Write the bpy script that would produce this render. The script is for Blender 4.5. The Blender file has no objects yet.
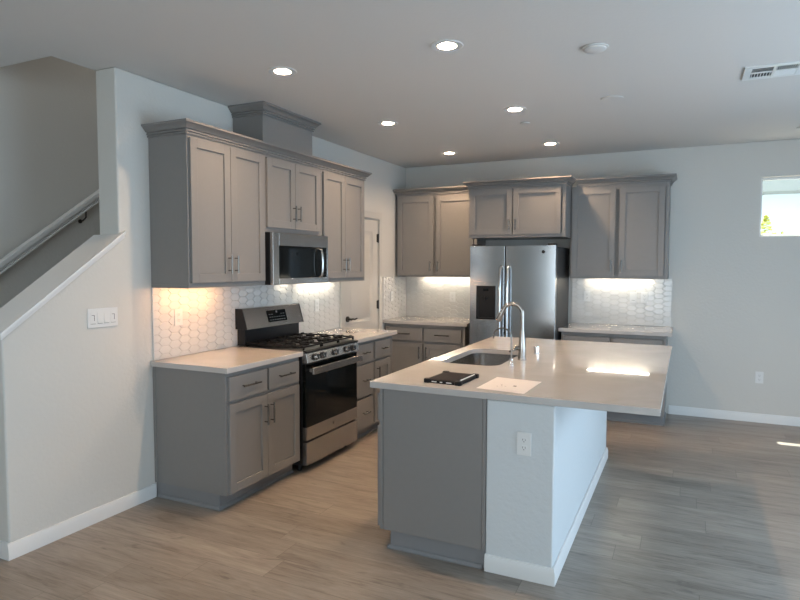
import bpy, bmesh, math, random
from mathutils import Vector, Matrix
random.seed(7)
S = bpy.context.scene
COL = S.collection
H = 2.748          # ceiling height
D = 3.981          # back wall plane (y); the left wall is the plane x = 0

# ------------------------------------------------------------------ camera
yaw, pitch, roll = [math.radians(a) for a in (25.384, -3.292, 0.119)]
Fv = Vector((-math.sin(yaw)*math.cos(pitch), math.cos(yaw)*math.cos(pitch), math.sin(pitch)))
Rv = Fv.cross(Vector((0, 0, 1))).normalized()
Uv = Rv.cross(Fv)
R2 = Rv*math.cos(roll)+Uv*math.sin(roll)
U2 = -Rv*math.sin(roll)+Uv*math.cos(roll)
cd = bpy.data.cameras.new('camera')
cam = bpy.data.objects.new('camera', cd)
COL.objects.link(cam)
mw = Matrix((R2, U2, -Fv)).transposed().to_4x4()
mw.translation = Vector((3.171, -2.876, 1.546))
cam.matrix_world = mw
cd.sensor_width = 36
cd.lens = 603.694/800*36
cd.clip_start = 0.05
S.camera = cam

# ------------------------------------------------------------------ world, sun, daylight, exposure
S.view_settings.view_transform = 'Standard'
S.view_settings.look = 'None'
S.view_settings.gamma = 1
S.view_settings.use_curve_mapping = False
S.view_settings.exposure = 0.06
W = bpy.data.worlds.new('sky')
S.world = W
W.use_nodes = True
bgn = W.node_tree.nodes['Background']
bgn.inputs[0].default_value = (0.62, 0.80, 1.0, 1)
bgn.inputs[1].default_value = 2.6


def add_light(name, kind, loc, direction, energy, color, **kw):
    l = bpy.data.lights.new(name, kind)
    l.energy = energy
    l.color = color
    for k, v in kw.items():
        setattr(l, k, v)
    o = bpy.data.objects.new(name, l)
    COL.objects.link(o)
    o.location = loc
    o.rotation_euler = Vector(direction).to_track_quat('-Z', 'Z' if kind == 'AREA' else 'Y').to_euler()
    return o


add_light('sun', 'SUN', (4, 8, 9), (0.10, -0.80, -2.12), 24.0, (1.0, 0.96, 0.9), angle=math.radians(0.5))
# daylight coming through the sliding door (right wall) and the window behind the camera
add_light('slider_daylight', 'AREA', (5.86, 0.3, 1.15), (-1, 0, 0), 92, (0.60, 0.81, 1.0), shape='RECTANGLE', size=2.2, size_y=3.4)
add_light('window_daylight', 'AREA', (2.95, -5.76, 1.35), (0, 1, 0), 68, (0.93, 1.0, 0.97), shape='RECTANGLE', size=4.4, size_y=1.8)

# fill light added high in the stairwell to brighten its walls
add_light('stairwell_fill', 'AREA', (-0.62, 0.9, 5.12), (0, 0, -1), 15, (1.0, 0.97, 0.94), shape='DISK', size=0.35)

# ------------------------------------------------------------------ materials
MATS = {}


def principled(name, color, rough=0.5, metal=0.0, spec=0.5, coat=0.0, emis=None, estr=0.0):
    m = bpy.data.materials.new(name)
    m.use_nodes = True
    b = m.node_tree.nodes['Principled BSDF']
    b.inputs['Base Color'].default_value = (*color, 1)
    b.inputs['Roughness'].default_value = rough
    b.inputs['Metallic'].default_value = metal
    b.inputs['Specular IOR Level'].default_value = spec
    b.inputs['Coat Weight'].default_value = coat
    b.inputs['Coat Roughness'].default_value = 0.05
    if emis:
        b.inputs['Emission Color'].default_value = (*emis, 1)
        b.inputs['Emission Strength'].default_value = estr
    MATS[name] = m
    return m


def nd(m, t, **kw):
    n = m.node_tree.nodes.new(t)
    for k, v in kw.items():
        setattr(n, k, v)
    return n


def lk(m, a, b):
    m.node_tree.links.new(a, b)


def noise_bump(m, scale, strength, dist=0.002, stretch=(1, 1, 1), detail=3, colvar=0.0, roughvar=0.0):
    b = m.node_tree.nodes['Principled BSDF']
    tc = nd(m, 'ShaderNodeTexCoord')
    mp = nd(m, 'ShaderNodeMapping')
    mp.inputs['Scale'].default_value = stretch
    n = nd(m, 'ShaderNodeTexNoise')
    n.inputs['Scale'].default_value = scale
    n.inputs['Detail'].default_value = detail
    lk(m, tc.outputs['Object'], mp.inputs[0])
    lk(m, mp.outputs[0], n.inputs['Vector'])
    if strength:
        bp = nd(m, 'ShaderNodeBump')
        bp.inputs['Strength'].default_value = strength
        bp.inputs['Distance'].default_value = dist
        lk(m, n.outputs['Fac'], bp.inputs['Height'])
        lk(m, bp.outputs[0], b.inputs['Normal'])
    if colvar:
        c = b.inputs['Base Color'].default_value[:3]
        r = nd(m, 'ShaderNodeMapRange')
        r.inputs['To Min'].default_value = 1-colvar
        r.inputs['To Max'].default_value = 1+colvar
        lk(m, n.outputs['Fac'], r.inputs['Value'])
        vm = nd(m, 'ShaderNodeVectorMath', operation='SCALE')
        vm.inputs[0].default_value = c
        lk(m, r.outputs[0], vm.inputs['Scale'])
        lk(m, vm.outputs[0], b.inputs['Base Color'])
    if roughvar:
        c = b.inputs['Roughness'].default_value
        r = nd(m, 'ShaderNodeMapRange')
        r.inputs['To Min'].default_value = max(0, c-roughvar)
        r.inputs['To Max'].default_value = c+roughvar
        lk(m, n.outputs['Fac'], r.inputs['Value'])
        lk(m, r.outputs[0], b.inputs['Roughness'])
    return m


wallm = noise_bump(principled('wall_paint', (0.56, 0.545, 0.51), 0.75, spec=0.3), 42, 0.42, 0.005, detail=4)
ceilm = noise_bump(principled('ceiling_paint', (0.62, 0.60, 0.575), 0.85, spec=0.2), 45, 0.25, 0.004, detail=4)
trimm = noise_bump(principled('white_trim', (0.66, 0.66, 0.65), 0.4), 20, 0.03)
islandm = noise_bump(principled('island_wall_daylight_tint', (0.555, 0.58, 0.59), 0.65, spec=0.3), 42, 0.42, 0.005, detail=4)  # wall paint with the blue of the slider daylight put into its colour
doorm = noise_bump(principled('door_paint', (0.50, 0.48, 0.445), 0.4), 20, 0.03)
cabm = noise_bump(principled('grey_cabinet_paint', (0.205, 0.195, 0.187), 0.38, spec=0.45), 30, 0.02, colvar=0.03)
kickm = noise_bump(principled('grey_toe_kick', (0.19, 0.19, 0.195), 0.45), 30, 0.02, colvar=0.03)
steel = noise_bump(principled('brushed_steel', (0.50, 0.51, 0.52), 0.19, 1.0), 2.5, 0.12, 0.004, (0.5, 0.5, 1.6), detail=1)
steelh = noise_bump(principled('brushed_steel_horizontal', (0.40, 0.385, 0.37), 0.27, 1.0), 2.5, 0.08, 0.004, (0.5, 0.5, 1.6), detail=1)
barlow = principled('task_lamp_lens', (0.9, 0.9, 0.85), 0.5, emis=(1.0, 0.88, 0.70), estr=16)
nickel = noise_bump(principled('satin_nickel', (0.18, 0.17, 0.158), 0.24, 1.0), 40, 0.01)
fauc = noise_bump(principled('faucet_steel', (0.34, 0.32, 0.30), 0.22, 1.0), 40, 0.01)
chrome = noise_bump(principled('chrome', (0.70, 0.70, 0.71), 0.12, 1.0), 40, 0.01)
darkm = noise_bump(principled('dark_bronze', (0.05, 0.045, 0.04), 0.4, 0.8), 40, 0.01)
black = noise_bump(principled('black_enamel', (0.007, 0.007, 0.008), 0.3, spec=0.35), 30, 0.01)
bglass = noise_bump(principled('black_glass', (0.003, 0.004, 0.004), 0.06, spec=0.22), 3, 0.004)
iron = noise_bump(principled('cast_iron', (0.007, 0.007, 0.008), 0.55, spec=0.15), 200, 0.2, 0.001)
fside = noise_bump(principled('fridge_side_grey', (0.035, 0.033, 0.032), 0.5), 120, 0.1, 0.001)
rubber = noise_bump(principled('black_rubber', (0.010, 0.010, 0.011), 0.55, spec=0.12), 150, 0.1, 0.001)
screenm = noise_bump(principled('tablet_glass', (0.016, 0.014, 0.016), 0.5, spec=0.02), 3, 0.003)
paperm = noise_bump(principled('paper', (0.56, 0.52, 0.50), 0.8), 80, 0.02, colvar=0.02)
inkm = noise_bump(principled('ink', (0.05, 0.05, 0.05), 0.8), 50, 0.0, colvar=0.1)
platem = noise_bump(principled('white_plastic', (0.66, 0.66, 0.65), 0.35), 40, 0.01)
slotm = noise_bump(principled('dark_slot', (0.012, 0.012, 0.012), 0.6), 40, 0.01)
groutm = noise_bump(principled('grout', (0.54, 0.53, 0.505), 0.8), 90, 0.1, 0.001)
tilem = noise_bump(principled('glazed_tile', (0.62, 0.61, 0.59), 0.16, spec=0.6), 14, 0.25, 0.004, colvar=0.04)
carpet = noise_bump(principled('stair_carpet', (0.25, 0.23, 0.21), 0.95), 150, 0.6, 0.004, colvar=0.15)
lensm = principled('lamp_lens', (0.9, 0.88, 0.85), 0.5, emis=(1.0, 0.70, 0.45), estr=1100)
barwarm = principled('light_bar_warm', (0.9, 0.8, 0.7), 0.5, emis=(1.0, 0.50, 0.20), estr=70)
barcool = principled('light_bar_white', (0.9, 0.9, 0.85), 0.5, emis=(1.0, 0.88, 0.70), estr=36)
baffle = noise_bump(principled('lamp_baffle', (0.55, 0.54, 0.52), 0.5), 30, 0.01)
fnail = noise_bump(principled('outdoor_stucco', (0.64, 0.78, 0.88), 0.9), 40, 0.3, 0.004)
eavem = noise_bump(principled('eave_paint', (0.33, 0.345, 0.32), 0.8), 30, 0.1, 0.002)
leafm = noise_bump(principled('leaf', (0.62, 0.62, 0.16), 0.6), 6, 0.0, colvar=0.5)
barkm = noise_bump(principled('bark', (0.12, 0.09, 0.06), 0.9), 40, 0.5, 0.01, colvar=0.3)
soilm = noise_bump(principled('yard_soil', (0.35, 0.32, 0.28), 0.95), 12, 0.4, 0.02, colvar=0.3)

# quartz: faint cloudy veins under a polished surface
quartz = principled('white_quartz', (0.46, 0.44, 0.42), 0.03, spec=0.75)
b_ = quartz.node_tree.nodes['Principled BSDF']
tc = nd(quartz, 'ShaderNodeTexCoord')
n1 = nd(quartz, 'ShaderNodeTexNoise'); n1.inputs['Scale'].default_value = 3.0; n1.inputs['Detail'].default_value = 6
n1.inputs['Distortion'].default_value = 1.2
rp = nd(quartz, 'ShaderNodeValToRGB')
rp.color_ramp.elements[0].position = 0.35; rp.color_ramp.elements[0].color = (0.43, 0.405, 0.385, 1)
rp.color_ramp.elements[1].position = 0.65; rp.color_ramp.elements[1].color = (0.47, 0.445, 0.425, 1)
lk(quartz, tc.outputs['Object'], n1.inputs['Vector']); lk(quartz, n1.outputs['Fac'], rp.inputs[0]); lk(quartz, rp.outputs[0], b_.inputs['Base Color'])

# window glass: clear pane, reflection by Fresnel
wg = bpy.data.materials.new('window_glass'); wg.use_nodes = True
nt = wg.node_tree; nt.nodes.clear()
o_ = nt.nodes.new('ShaderNodeOutputMaterial'); mx = nt.nodes.new('ShaderNodeMixShader')
tr = nt.nodes.new('ShaderNodeBsdfTransparent'); gl = nt.nodes.new('ShaderNodeBsdfGlossy'); fr = nt.nodes.new('ShaderNodeMath'); lw_ = nt.nodes.new('ShaderNodeLayerWeight')
gl.inputs['Roughness'].default_value = 0.02; fr.operation = 'POWER'; fr.inputs[1].default_value = 5; nt.links.new(lw_.outputs['Facing'], fr.inputs[0])
tr.inputs[0].default_value = (0.95, 0.98, 0.97, 1)
nt.links.new(fr.outputs[0], mx.inputs[0]); nt.links.new(tr.outputs[0], mx.inputs[1]); nt.links.new(gl.outputs[0], mx.inputs[2]); nt.links.new(mx.outputs[0], o_.inputs[0])

# vinyl plank floor, planks running along x
floorm = principled('plank_floor', (0.2, 0.17, 0.15), 0.29, spec=0.5)
b_ = floorm.node_tree.nodes['Principled BSDF']
tc = nd(floorm, 'ShaderNodeTexCoord')


def mth(op, a, b=None, m=floorm):
    n = nd(m, 'ShaderNodeMath', operation=op)
    for i_, q_ in ((0, a), (1, b)):
        if q_ is None: continue
        if isinstance(q_, (int, float)): n.inputs[i_].default_value = q_
        else: lk(m, q_, n.inputs[i_])
    return n.outputs[0]


PW, PL = 0.187, 1.35                                               # plank width and length
sx = nd(floorm, 'ShaderNodeSeparateXYZ'); lk(floorm, tc.outputs['Object'], sx.inputs[0])
yv = mth('DIVIDE', mth('SUBTRACT', sx.outputs['Y'], 0.030), PW)
row = mth('FLOOR', yv)
wn = nd(floorm, 'ShaderNodeTexWhiteNoise', noise_dimensions='1D'); lk(floorm, row, wn.inputs['W'])
xv = mth('ADD', mth('DIVIDE', sx.outputs['X'], PL), wn.outputs['Value'])
pk = mth('FLOOR', xv)
w2 = nd(floorm, 'ShaderNodeTexWhiteNoise', noise_dimensions='2D')
cb = nd(floorm, 'ShaderNodeCombineXYZ'); lk(floorm, row, cb.inputs[0]); lk(floorm, pk, cb.inputs[1]); lk(floorm, cb.outputs[0], w2.inputs['Vector'])
fy_ = mth('FRACT', yv); fx_ = mth('FRACT', xv)
ey = mth('MULTIPLY', mth('MINIMUM', fy_, mth('SUBTRACT', 1.0, fy_)), PW)
ex = mth('MULTIPLY', mth('MINIMUM', fx_, mth('SUBTRACT', 1.0, fx_)), PL)
edge = mth('MINIMUM', ex, ey)
seam = nd(floorm, 'ShaderNodeMapRange'); seam.inputs['From Min'].default_value = 0.0005; seam.inputs['From Max'].default_value = 0.0022
seam.inputs['To Min'].default_value = 1.0; seam.inputs['To Max'].default_value = 0.0; lk(floorm, edge, seam.inputs['Value'])
off = mth('MULTIPLY', w2.outputs['Value'], 37.0)


def grain(sc, stretch, detail, dist, rough=0.6):
    mp = nd(floorm, 'ShaderNodeMapping'); mp.inputs['Scale'].default_value = stretch
    lk(floorm, tc.outputs['Object'], mp.inputs[0])
    g = nd(floorm, 'ShaderNodeTexNoise', noise_dimensions='4D'); g.inputs['Scale'].default_value = sc; g.inputs['Detail'].default_value = detail
    g.inputs['Roughness'].default_value = rough; g.inputs['Distortion'].default_value = dist
    lk(floorm, mp.outputs[0], g.inputs['Vector']); lk(floorm, off, g.inputs['W'])
    return g.outputs['Fac']


ga = grain(1.5, (1.0, 6.0, 1), 4, 0.9)
gb = grain(4.0, (1.3, 17.0, 1), 6, 0.8, 0.7)
gk = grain(2.2, (1.3, 4.5, 1), 3, 1.5)
mixg = mth('ADD', mth('MULTIPLY', ga, 0.48), mth('MULTIPLY', gb, 0.52))
ra = nd(floorm, 'ShaderNodeValToRGB')
ra.color_ramp.elements[0].position = 0.34; ra.color_ramp.elements[0].color = (0.110, 0.090, 0.074, 1)
ra.color_ramp.elements[1].position = 0.66; ra.color_ramp.elements[1].color = (0.319, 0.280, 0.241, 1)
e = ra.color_ramp.elements.new(0.47); e.color = (0.218, 0.186, 0.157, 1)
lk(floorm, mixg, ra.inputs[0])
kn = nd(floorm, 'ShaderNodeMapRange'); kn.inputs['From Min'].default_value = 0.62; kn.inputs['From Max'].default_value = 0.74
kn.inputs['To Min'].default_value = 1.0; kn.inputs['To Max'].default_value = 0.55; lk(floorm, gk, kn.inputs['Value'])
tone = nd(floorm, 'ShaderNodeMapRange'); tone.inputs['To Min'].default_value = 0.84; tone.inputs['To Max'].default_value = 1.14
lk(floorm, w2.outputs['Value'], tone.inputs['Value'])
vs = nd(floorm, 'ShaderNodeVectorMath', operation='SCALE')
lk(floorm, ra.outputs[0], vs.inputs[0]); lk(floorm, mth('MULTIPLY', tone.outputs[0], kn.outputs[0]), vs.inputs['Scale'])
mixn = nd(floorm, 'ShaderNodeMix', data_type='RGBA')
mixn.inputs['B'].default_value = (0.10, 0.08, 0.065, 1)
lk(floorm, mth('MULTIPLY', seam.outputs[0], 0.8), mixn.inputs['Factor']); lk(floorm, vs.outputs[0], mixn.inputs['A'])
lk(floorm, mixn.outputs['Result'], b_.inputs['Base Color'])
bp = nd(floorm, 'ShaderNodeBump'); bp.inputs['Strength'].default_value = 0.2; bp.inputs['Distance'].default_value = 0.0015
lk(floorm, mth('SUBTRACT', gb, seam.outputs[0]), bp.inputs['Height']); lk(floorm, bp.outputs[0], b_.inputs['Normal'])


# ------------------------------------------------------------------ mesh helpers
def rootloc(p):
    while p.parent:
        p = p.parent
    return p.location.copy()


class M:
    """collects shapes into ONE mesh; f maps local (u, w, z) to the world"""

    def __init__(s, f=None):
        s.bm = bmesh.new()
        s.f = f or (lambda p: p)

    def v(s, p):
        return s.bm.verts.new(s.f(tuple(p)))

    def face(s, vs, mi=0):
        try:
            f = s.bm.faces.new(vs)
            f.material_index = mi
            return f
        except ValueError:
            return None

    def box(s, a0, a1, b0, b1, c0, c1, mi=0):
        v = [s.v((a, b, c)) for a in (a0, a1) for b in (b0, b1) for c in (c0, c1)]
        for q in ((0, 1, 3, 2), (4, 6, 7, 5), (0, 4, 5, 1), (2, 3, 7, 6), (0, 2, 6, 4), (1, 5, 7, 3)):
            s.face([v[i] for i in q], mi)
        return s

    def prism(s, poly, ax, lo, hi, mi=0):
        def mk(p, t):
            return {'x': (t, p[0], p[1]), 'y': (p[0], t, p[1]), 'z': (p[0], p[1], t)}[ax]
        A = [s.v(mk(p, lo)) for p in poly]
        B = [s.v(mk(p, hi)) for p in poly]
        n = len(poly)
        s.face(A, mi); s.face(B[::-1], mi)
        for i in range(n):
            s.face([A[i], B[i], B[(i+1) % n], A[(i+1) % n]], mi)
        return s

    def loft(s, loops, mi=0, cap0=True, cap1=True):
        L = [[s.v(p) for p in lp] for lp in loops]
        n = len(L[0])
        for a, b in zip(L, L[1:]):
            for i in range(n):
                s.face([a[i], a[(i+1) % n], b[(i+1) % n], b[i]], mi)
        if cap0: s.face(L[0][::-1], mi)
        if cap1: s.face(L[-1], mi)
        return s

    def tube(s, pts, r, n=12, mi=0):
        P = [Vector(p) for p in pts]
        rs = r if isinstance(r, (list, tuple)) else [r]*len(P)
        T = []
        for i in range(len(P)):
            a = P[max(i-1, 0)]; b = P[min(i+1, len(P)-1)]
            T.append((b-a).normalized())
        t = T[0]
        up = Vector((0, 0, 1)) if abs(t.z) < 0.9 else Vector((1, 0, 0))
        X = t.cross(up).normalized()
        loops = []
        for i, p in enumerate(P):
            X = (X - T[i]*X.dot(T[i])).normalized()
            Y = T[i].cross(X)
            loops.append([tuple(p+(X*math.cos(2*math.pi*k/n)+Y*math.sin(2*math.pi*k/n))*rs[i]) for k in range(n)])
        return s.loft(loops, mi)

    def cyl(s, p0, p1, r, n=20, mi=0, r2=None):
        return s.tube([p0, p1], [r, r if r2 is None else r2], n, mi)

    def lathe(s, prof, c, n=32, mi=0, cap0=True, cap1=True):
        return s.loft([[(c[0]+r*math.cos(2*math.pi*k/n), c[1]+r*math.sin(2*math.pi*k/n), c[2]+z) for k in range(n)] for r, z in prof], mi, cap0, cap1)

    def build(s, name, mats, parent=None, bev=0.0, seg=2, label=None, angle=35, solid=0):
        bm = s.bm
        bmesh.ops.recalc_face_normals(bm, faces=bm.faces[:])
        if parent is not None:
            l = rootloc(parent)
            for v in bm.verts:
                v.co -= l
        me = bpy.data.meshes.new(name)
        bm.to_mesh(me); bm.free()
        for m in (mats if isinstance(mats, (list, tuple)) else [mats]):
            me.materials.append(m)
        for p in me.polygons:
            p.use_smooth = True
        me.set_sharp_from_angle(angle=math.radians(angle))
        o = bpy.data.objects.new(name, me)
        COL.objects.link(o)
        if parent is not None:
            o.parent = parent
        if solid:
            md = o.modifiers.new('thickness', 'SOLIDIFY'); md.thickness = solid; md.offset = -1
        if bev:
            md = o.modifiers.new('bevel', 'BEVEL'); md.width = bev; md.segments = seg
            md.limit_method = 'ANGLE'; md.angle_limit = math.radians(40)
            md.harden_normals = True
        if label:
            o['label'] = label
        return o


def thing(name, label, cat, loc, group=None):
    o = bpy.data.objects.new(name, None)
    COL.objects.link(o)
    o.location = loc
    o.empty_display_size = 0.1
    o['label'] = label; o['category'] = cat
    if group: o['group'] = group
    return o


def tag(o, label, cat, group=None):
    o['label'] = label; o['category'] = cat
    if group: o['group'] = group
    return o


def struct(o, label=None):
    o['kind'] = 'structure'
    if label: o['label'] = label
    return o


def sroot(name, loc, label=None):
    o = bpy.data.objects.new(name, None)
    COL.objects.link(o); o.location = loc
    return struct(o, label)


def cut(o, cutter_mesh_builder):
    c = cutter_mesh_builder.build('cutter', wallm)
    md = o.modifiers.new('cut', 'BOOLEAN'); md.operation = 'DIFFERENCE'; md.object = c; md.solver = 'EXACT'
    # keep only the boolean while baking
    others = [m for m in o.modifiers if m != md]
    vis = [m.show_viewport for m in others]
    for m in others: m.show_viewport = False
    dg = bpy.context.evaluated_depsgraph_get(); dg.update()
    me = bpy.data.meshes.new_from_object(o.evaluated_get(dg))
    o.modifiers.remove(md)
    for m, s_ in zip(others, vis): m.show_viewport = s_
    for p in me.polygons: p.use_smooth = False
    o.data = me
    bpy.data.objects.remove(c, do_unlink=True)


LW = lambda p: (p[1], p[0], p[2])            # left wall: u = y, w = distance from the wall
BW = lambda p: (p[0], D-p[1], p[2])          # back wall: u = x
IX = 2.283
IW = lambda p: (IX-p[1], p[0], p[2])         # island cabinets facing the range


def rrect(x0, x1, y0, y1, r, z, n=6):
    pts = []
    for cx, cy, a in ((x1-r, y1-r, 0), (x0+r, y1-r, 90), (x0+r, y0+r, 180), (x1-r, y0+r, 270)):
        for k in range(n+1):
            t = math.radians(a+90*k/n)
            pts.append((cx+r*math.cos(t), cy+r*math.sin(t), z))
    return pts


# ------------------------------------------------------------------ the room
XR, YF, XL = 5.6, -5.6, -1.1
struct(M().box(XL-0.1, XR+0.15, YF-0.15, D+0.1, -0.12, 0).build('floor', floorm), 'grey brown wood look plank floor')

ZC = lambda y: 1.176+(y+0.98)*0.723          # top of the stair half wall (under its cap)
o = M().prism([(-0.965, 0), (2.452, 0), (2.452, 2.062), (3.228, 2.062), (3.228, 0), (D, 0), (D, H), (-0.24, H), (-0.24, ZC(-0.24)), (-0.965, ZC(-0.965))],
              'x', -0.176, 0).build('wall_left', wallm, bev=0.012, seg=3)
struct(o, 'light grey wall behind the range with the sloped stair half wall')
# back wall with the small high window
WX0, WX1, WZ0, WZ1 = 3.80, 4.75, 1.832, 2.408
o = M().box(XL-0.1, XR, D, D+0.13, 0, H)
o = o.build('wall_back', wallm)
cut(o, M().box(WX0, WX1, D-0.1, D+0.3, WZ0, WZ1))
struct(o, 'light grey back wall behind the refrigerator')
# right wall with sliding door opening, wall behind the camera with a window opening
o = M().box(XR, XR+0.14, YF, D+0.13, 0, H).build('wall_right', wallm)
cut(o, M().box(XR-0.1, XR+0.3, -1.5, 2.1, 0.03, 2.3)); struct(o)
o = M().box(XL, XR+0.14, YF-0.14, YF, 0, H).build('wall_front', wallm)
cut(o, M().box(0.7, 5.2, YF-0.3, YF+0.1, 0.4, 2.3)); struct(o)
struct(M().box(XL-0.12, XL, YF-0.14, D, 0, 5.2).build('wall_stair', wallm), 'far wall of the staircase')
# ceiling with stair opening and holes for the cans
CANS = [(0.872, 0.262), (1.953, 0.285), (0.851, 1.768), (0.839, 3.262), (1.943, 1.769), (1.921, 3.210)]
o = M().box(XL-0.1, XR+0.14, YF-0.14, D+0.13, H, H+0.22).build('ceiling', ceilm)
c = M().box(XL-0.3, -0.176, -0.525, 2.9, H-0.1, H+0.4)
for x, y in CANS:
    c.cyl((x, y, H-0.05), (x, y, H+0.10), 0.068, 40)
cut(o, c)
struct(o, 'smooth off-white ceiling')
o = M()
o.box(-0.176, -0.06, -0.525, 2.9, H+0.22, 5.2).box(XL, -0.06, -0.63, -0.525, H+0.22, 5.2).box(XL, -0.06, 2.9, 3.0, H+0.22, 5.2)
struct(o.build('wall_upper_stair', wallm))
struct(M().box(XL-0.12, -0.06, -0.63, 3.0, 5.2, 5.3).build('ceiling_stairwell', ceilm))

# window in the back wall
wr = sroot('window_1', (WX0, D, WZ0), 'small high window at the right end of the back wall')
m = M()
t = 0.022
for a in ((WX0, WX0+t, WZ0, WZ1), (WX1-t, WX1, WZ0, WZ1), (WX0+t, WX1-t, WZ0, WZ0+t), (WX0+t, WX1-t, WZ1-t, WZ1)):
    m.box(a[0], a[1], D+0.075, D+0.12, a[2], a[3])
m.build('window_frame', trimm, wr, bev=0.002)
M().box(WX0+t, WX1-t, D+0.095, D+0.10, WZ0+t, WZ1-t).build('window_pane', wg, wr)
# frames of the openings outside the picture
wr = sroot('window_2', (0.7, YF, 0.4))
m = M()
for a, b in ((0.7, 0.75), (2.15, 2.2), (3.65, 3.7), (5.15, 5.2)):
    m.box(a, b, YF-0.1, YF-0.04, 0.45, 2.25)
m.box(0.7, 5.2, YF-0.1, YF-0.04, 0.4, 0.45).box(0.7, 5.2, YF-0.1, YF-0.04, 2.25, 2.3)
m.build('window_frame', trimm, wr)
wr = sroot('door_2', (XR, 0, 0))
m = M()
for a, b in ((-1.5, -1.43), (0.26, 0.34), (2.03, 2.1)):
    m.box(XR+0.04, XR+0.1, a, b, 0.10, 2.23)
m.box(XR+0.04, XR+0.1, -1.5, 2.1, 0.03, 0.10).box(XR+0.04, XR+0.1, -1.5, 2.1, 2.23, 2.3)
m.build('door_frame', trimm, wr)

# baseboards
BB = lambda o0, s: [(o0, 0), (o0+s*0.014, 0), (o0+s*0.014, 0.062), (o0+s*0.011, 0.072), (o0+s*0.008, 0.086), (o0, 0.088)]
o = M()
o.prism(BB(0, 1), 'y', -0.979, -0.004)                       # along the half wall
o.prism([(-0.965-d, z) for d, z in BB(0, 1)], 'x', -0.176, 0.0)
struct(o.build('baseboard_left', trimm), 'white baseboard along the stair half wall')
o = M().prism([(D-d, z) for d, z in BB(0, 1)], 'x', 3.036, XR)
struct(o.build('baseboard_back', trimm), 'white baseboard of the back wall')

# sloped cap of the stair half wall with a bead under its nosing
m = M()
def capbar(x0, x1, y0, y1, d0, d1):
    return m.prism([(y0, ZC(y0)+d0), (y1, ZC(y1)+d0), (y1, ZC(y1)+d1), (y0, ZC(y0)+d1)], 'x', x0, x1)
capbar(-0.225, 0.0, -0.985, -0.2405, 0.001, 0.024)
capbar(0.0, 0.026, -0.985, -0.208, 0.001, 0.024)
capbar(0.0005, 0.013, -0.975, -0.208, -0.022, 0.0)
struct(m.build('trim_1', trimm, bev=0.003), 'white sloped wooden cap on the stair half wall')

# pantry door in the left wall
dr = sroot('door_1', (0, 2.84, 0), 'white two panel pantry door with lever handle')
m = M()
m.box(0.0005, 0.018, 2.372, 2.452, 0, 2.062).box(0.0005, 0.018, 3.228, 3.292, 0, 2.062).box(0.0005, 0.018, 2.372, 3.292, 2.062, 2.135)
m.box(-0.176, -0.0, 2.4525, 2.462, 0, 2.0615).box(-0.176, -0.0, 3.218, 3.2275, 0, 2.0615).box(-0.176, 0.0, 2.462, 3.218, 2.052, 2.0615)
m.build('door_casing', doorm, dr, bev=0.004)
y0, y1 = 2.466, 3.214
p0, p1 = y0+0.125, y1-0.125
m = M()
m.box(-0.036, -0.002, y0, p0, 0.01, 2.048).box(-0.036, -0.002, p1, y1, 0.01, 2.048)
for z0, z1 in ((0.01, 0.22), (0.80, 0.93), (1.92, 2.048)):
    m.box(-0.036, -0.002, p0, p1, z0, z1)
for z0, z1 in ((0.22, 0.80), (0.93, 1.92)):
    a, b = 0.0, 0.022
    c_, d_ = 0.05, 0.05
    lp = lambda i, x: [(x, p0+i, z0+i), (x, p1-i, z0+i), (x, p1-i, z1-i), (x, p0+i, z1-i)]
    m.loft([lp(0, -0.03), lp(0, -0.004), lp(0.022, -0.014), lp(0.05, -0.014), lp(0.065, -0.006)], cap0=True)
m.build('door_panel', doorm, dr)
m = M().cyl((-0.002, 2.532, 0.985), (0.012, 2.532, 0.985), 0.03, 24).cyl((0.012, 2.532, 0.985), (0.05, 2.532, 0.985), 0.011)
m.tube([(0.05, 2.522, 0.985), (0.052, 2.56, 0.987), (0.05, 2.60, 0.980), (0.048, 2.65, 0.988)], [0.011, 0.009, 0.008, 0.007])
m.build('lever_handle', darkm, dr, label='dark bronze lever handle')
for z in (1.85, 1.10, 0.25):
    M().cyl((0.004, 3.219, z-0.05), (0.004, 3.219, z+0.05), 0.008, 12).box(-0.0015, 0.002, 3.19, 3.219, z-0.045, z+0.045).build('hinge', darkm, dr)

# ------------------------------------------------------------------ staircase behind the half wall
m = M()
rise, run = 0.183, 0.279
ys = -1.32
for i in range(14):
    m.box(XL+0.001, -0.177, ys+i*run-(0.02 if i else 0), ys+(i+1)*run, max(0.0, (i-1)*rise), (i+1)*rise)
tag(m.build('staircase', carpet, bev=0.008), 'carpeted straight staircase climbing behind the sloped half wall', 'stairs')
hr = thing('handrail', 'painted wooden handrail sloping up the far stair wall', 'handrail', (XL, 0.1, 1.8))
ZR = lambda y: 1.578+(y+0.297)*0.722
m = M()
def railbar(x0, x1, d0, d1):
    y0, y1 = -1.35, 1.9
    m.prism([(y0, ZR(y0)+d0), (y1, ZR(y1)+d0), (y1, ZR(y1)+d1), (y0, ZR(y0)+d1)], 'x', x0, x1)
railbar(XL+0.045, XL+0.10, -0.022, 0.022)
railbar(XL+0.06, XL+0.085, -0.044, -0.022)
railbar(XL+0.05, XL+0.095, -0.064, -0.044)
m.build('rail', trimm, hr, bev=0.006)
for y in (-0.7, 0.32, 1.4):
    z = ZR(y)-0.064
    M().tube([(XL+0.072, y, z), (XL+0.07, y, z-0.05), (XL+0.03, y, z-0.075), (XL+0.0005, y, z-0.078)], 0.0055, 10).cyl((XL+0.0005, y, z-0.078), (XL+0.006, y, z-0.078), 0.016, 20).build('bracket', darkm, hr, label='dark metal bracket')


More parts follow.
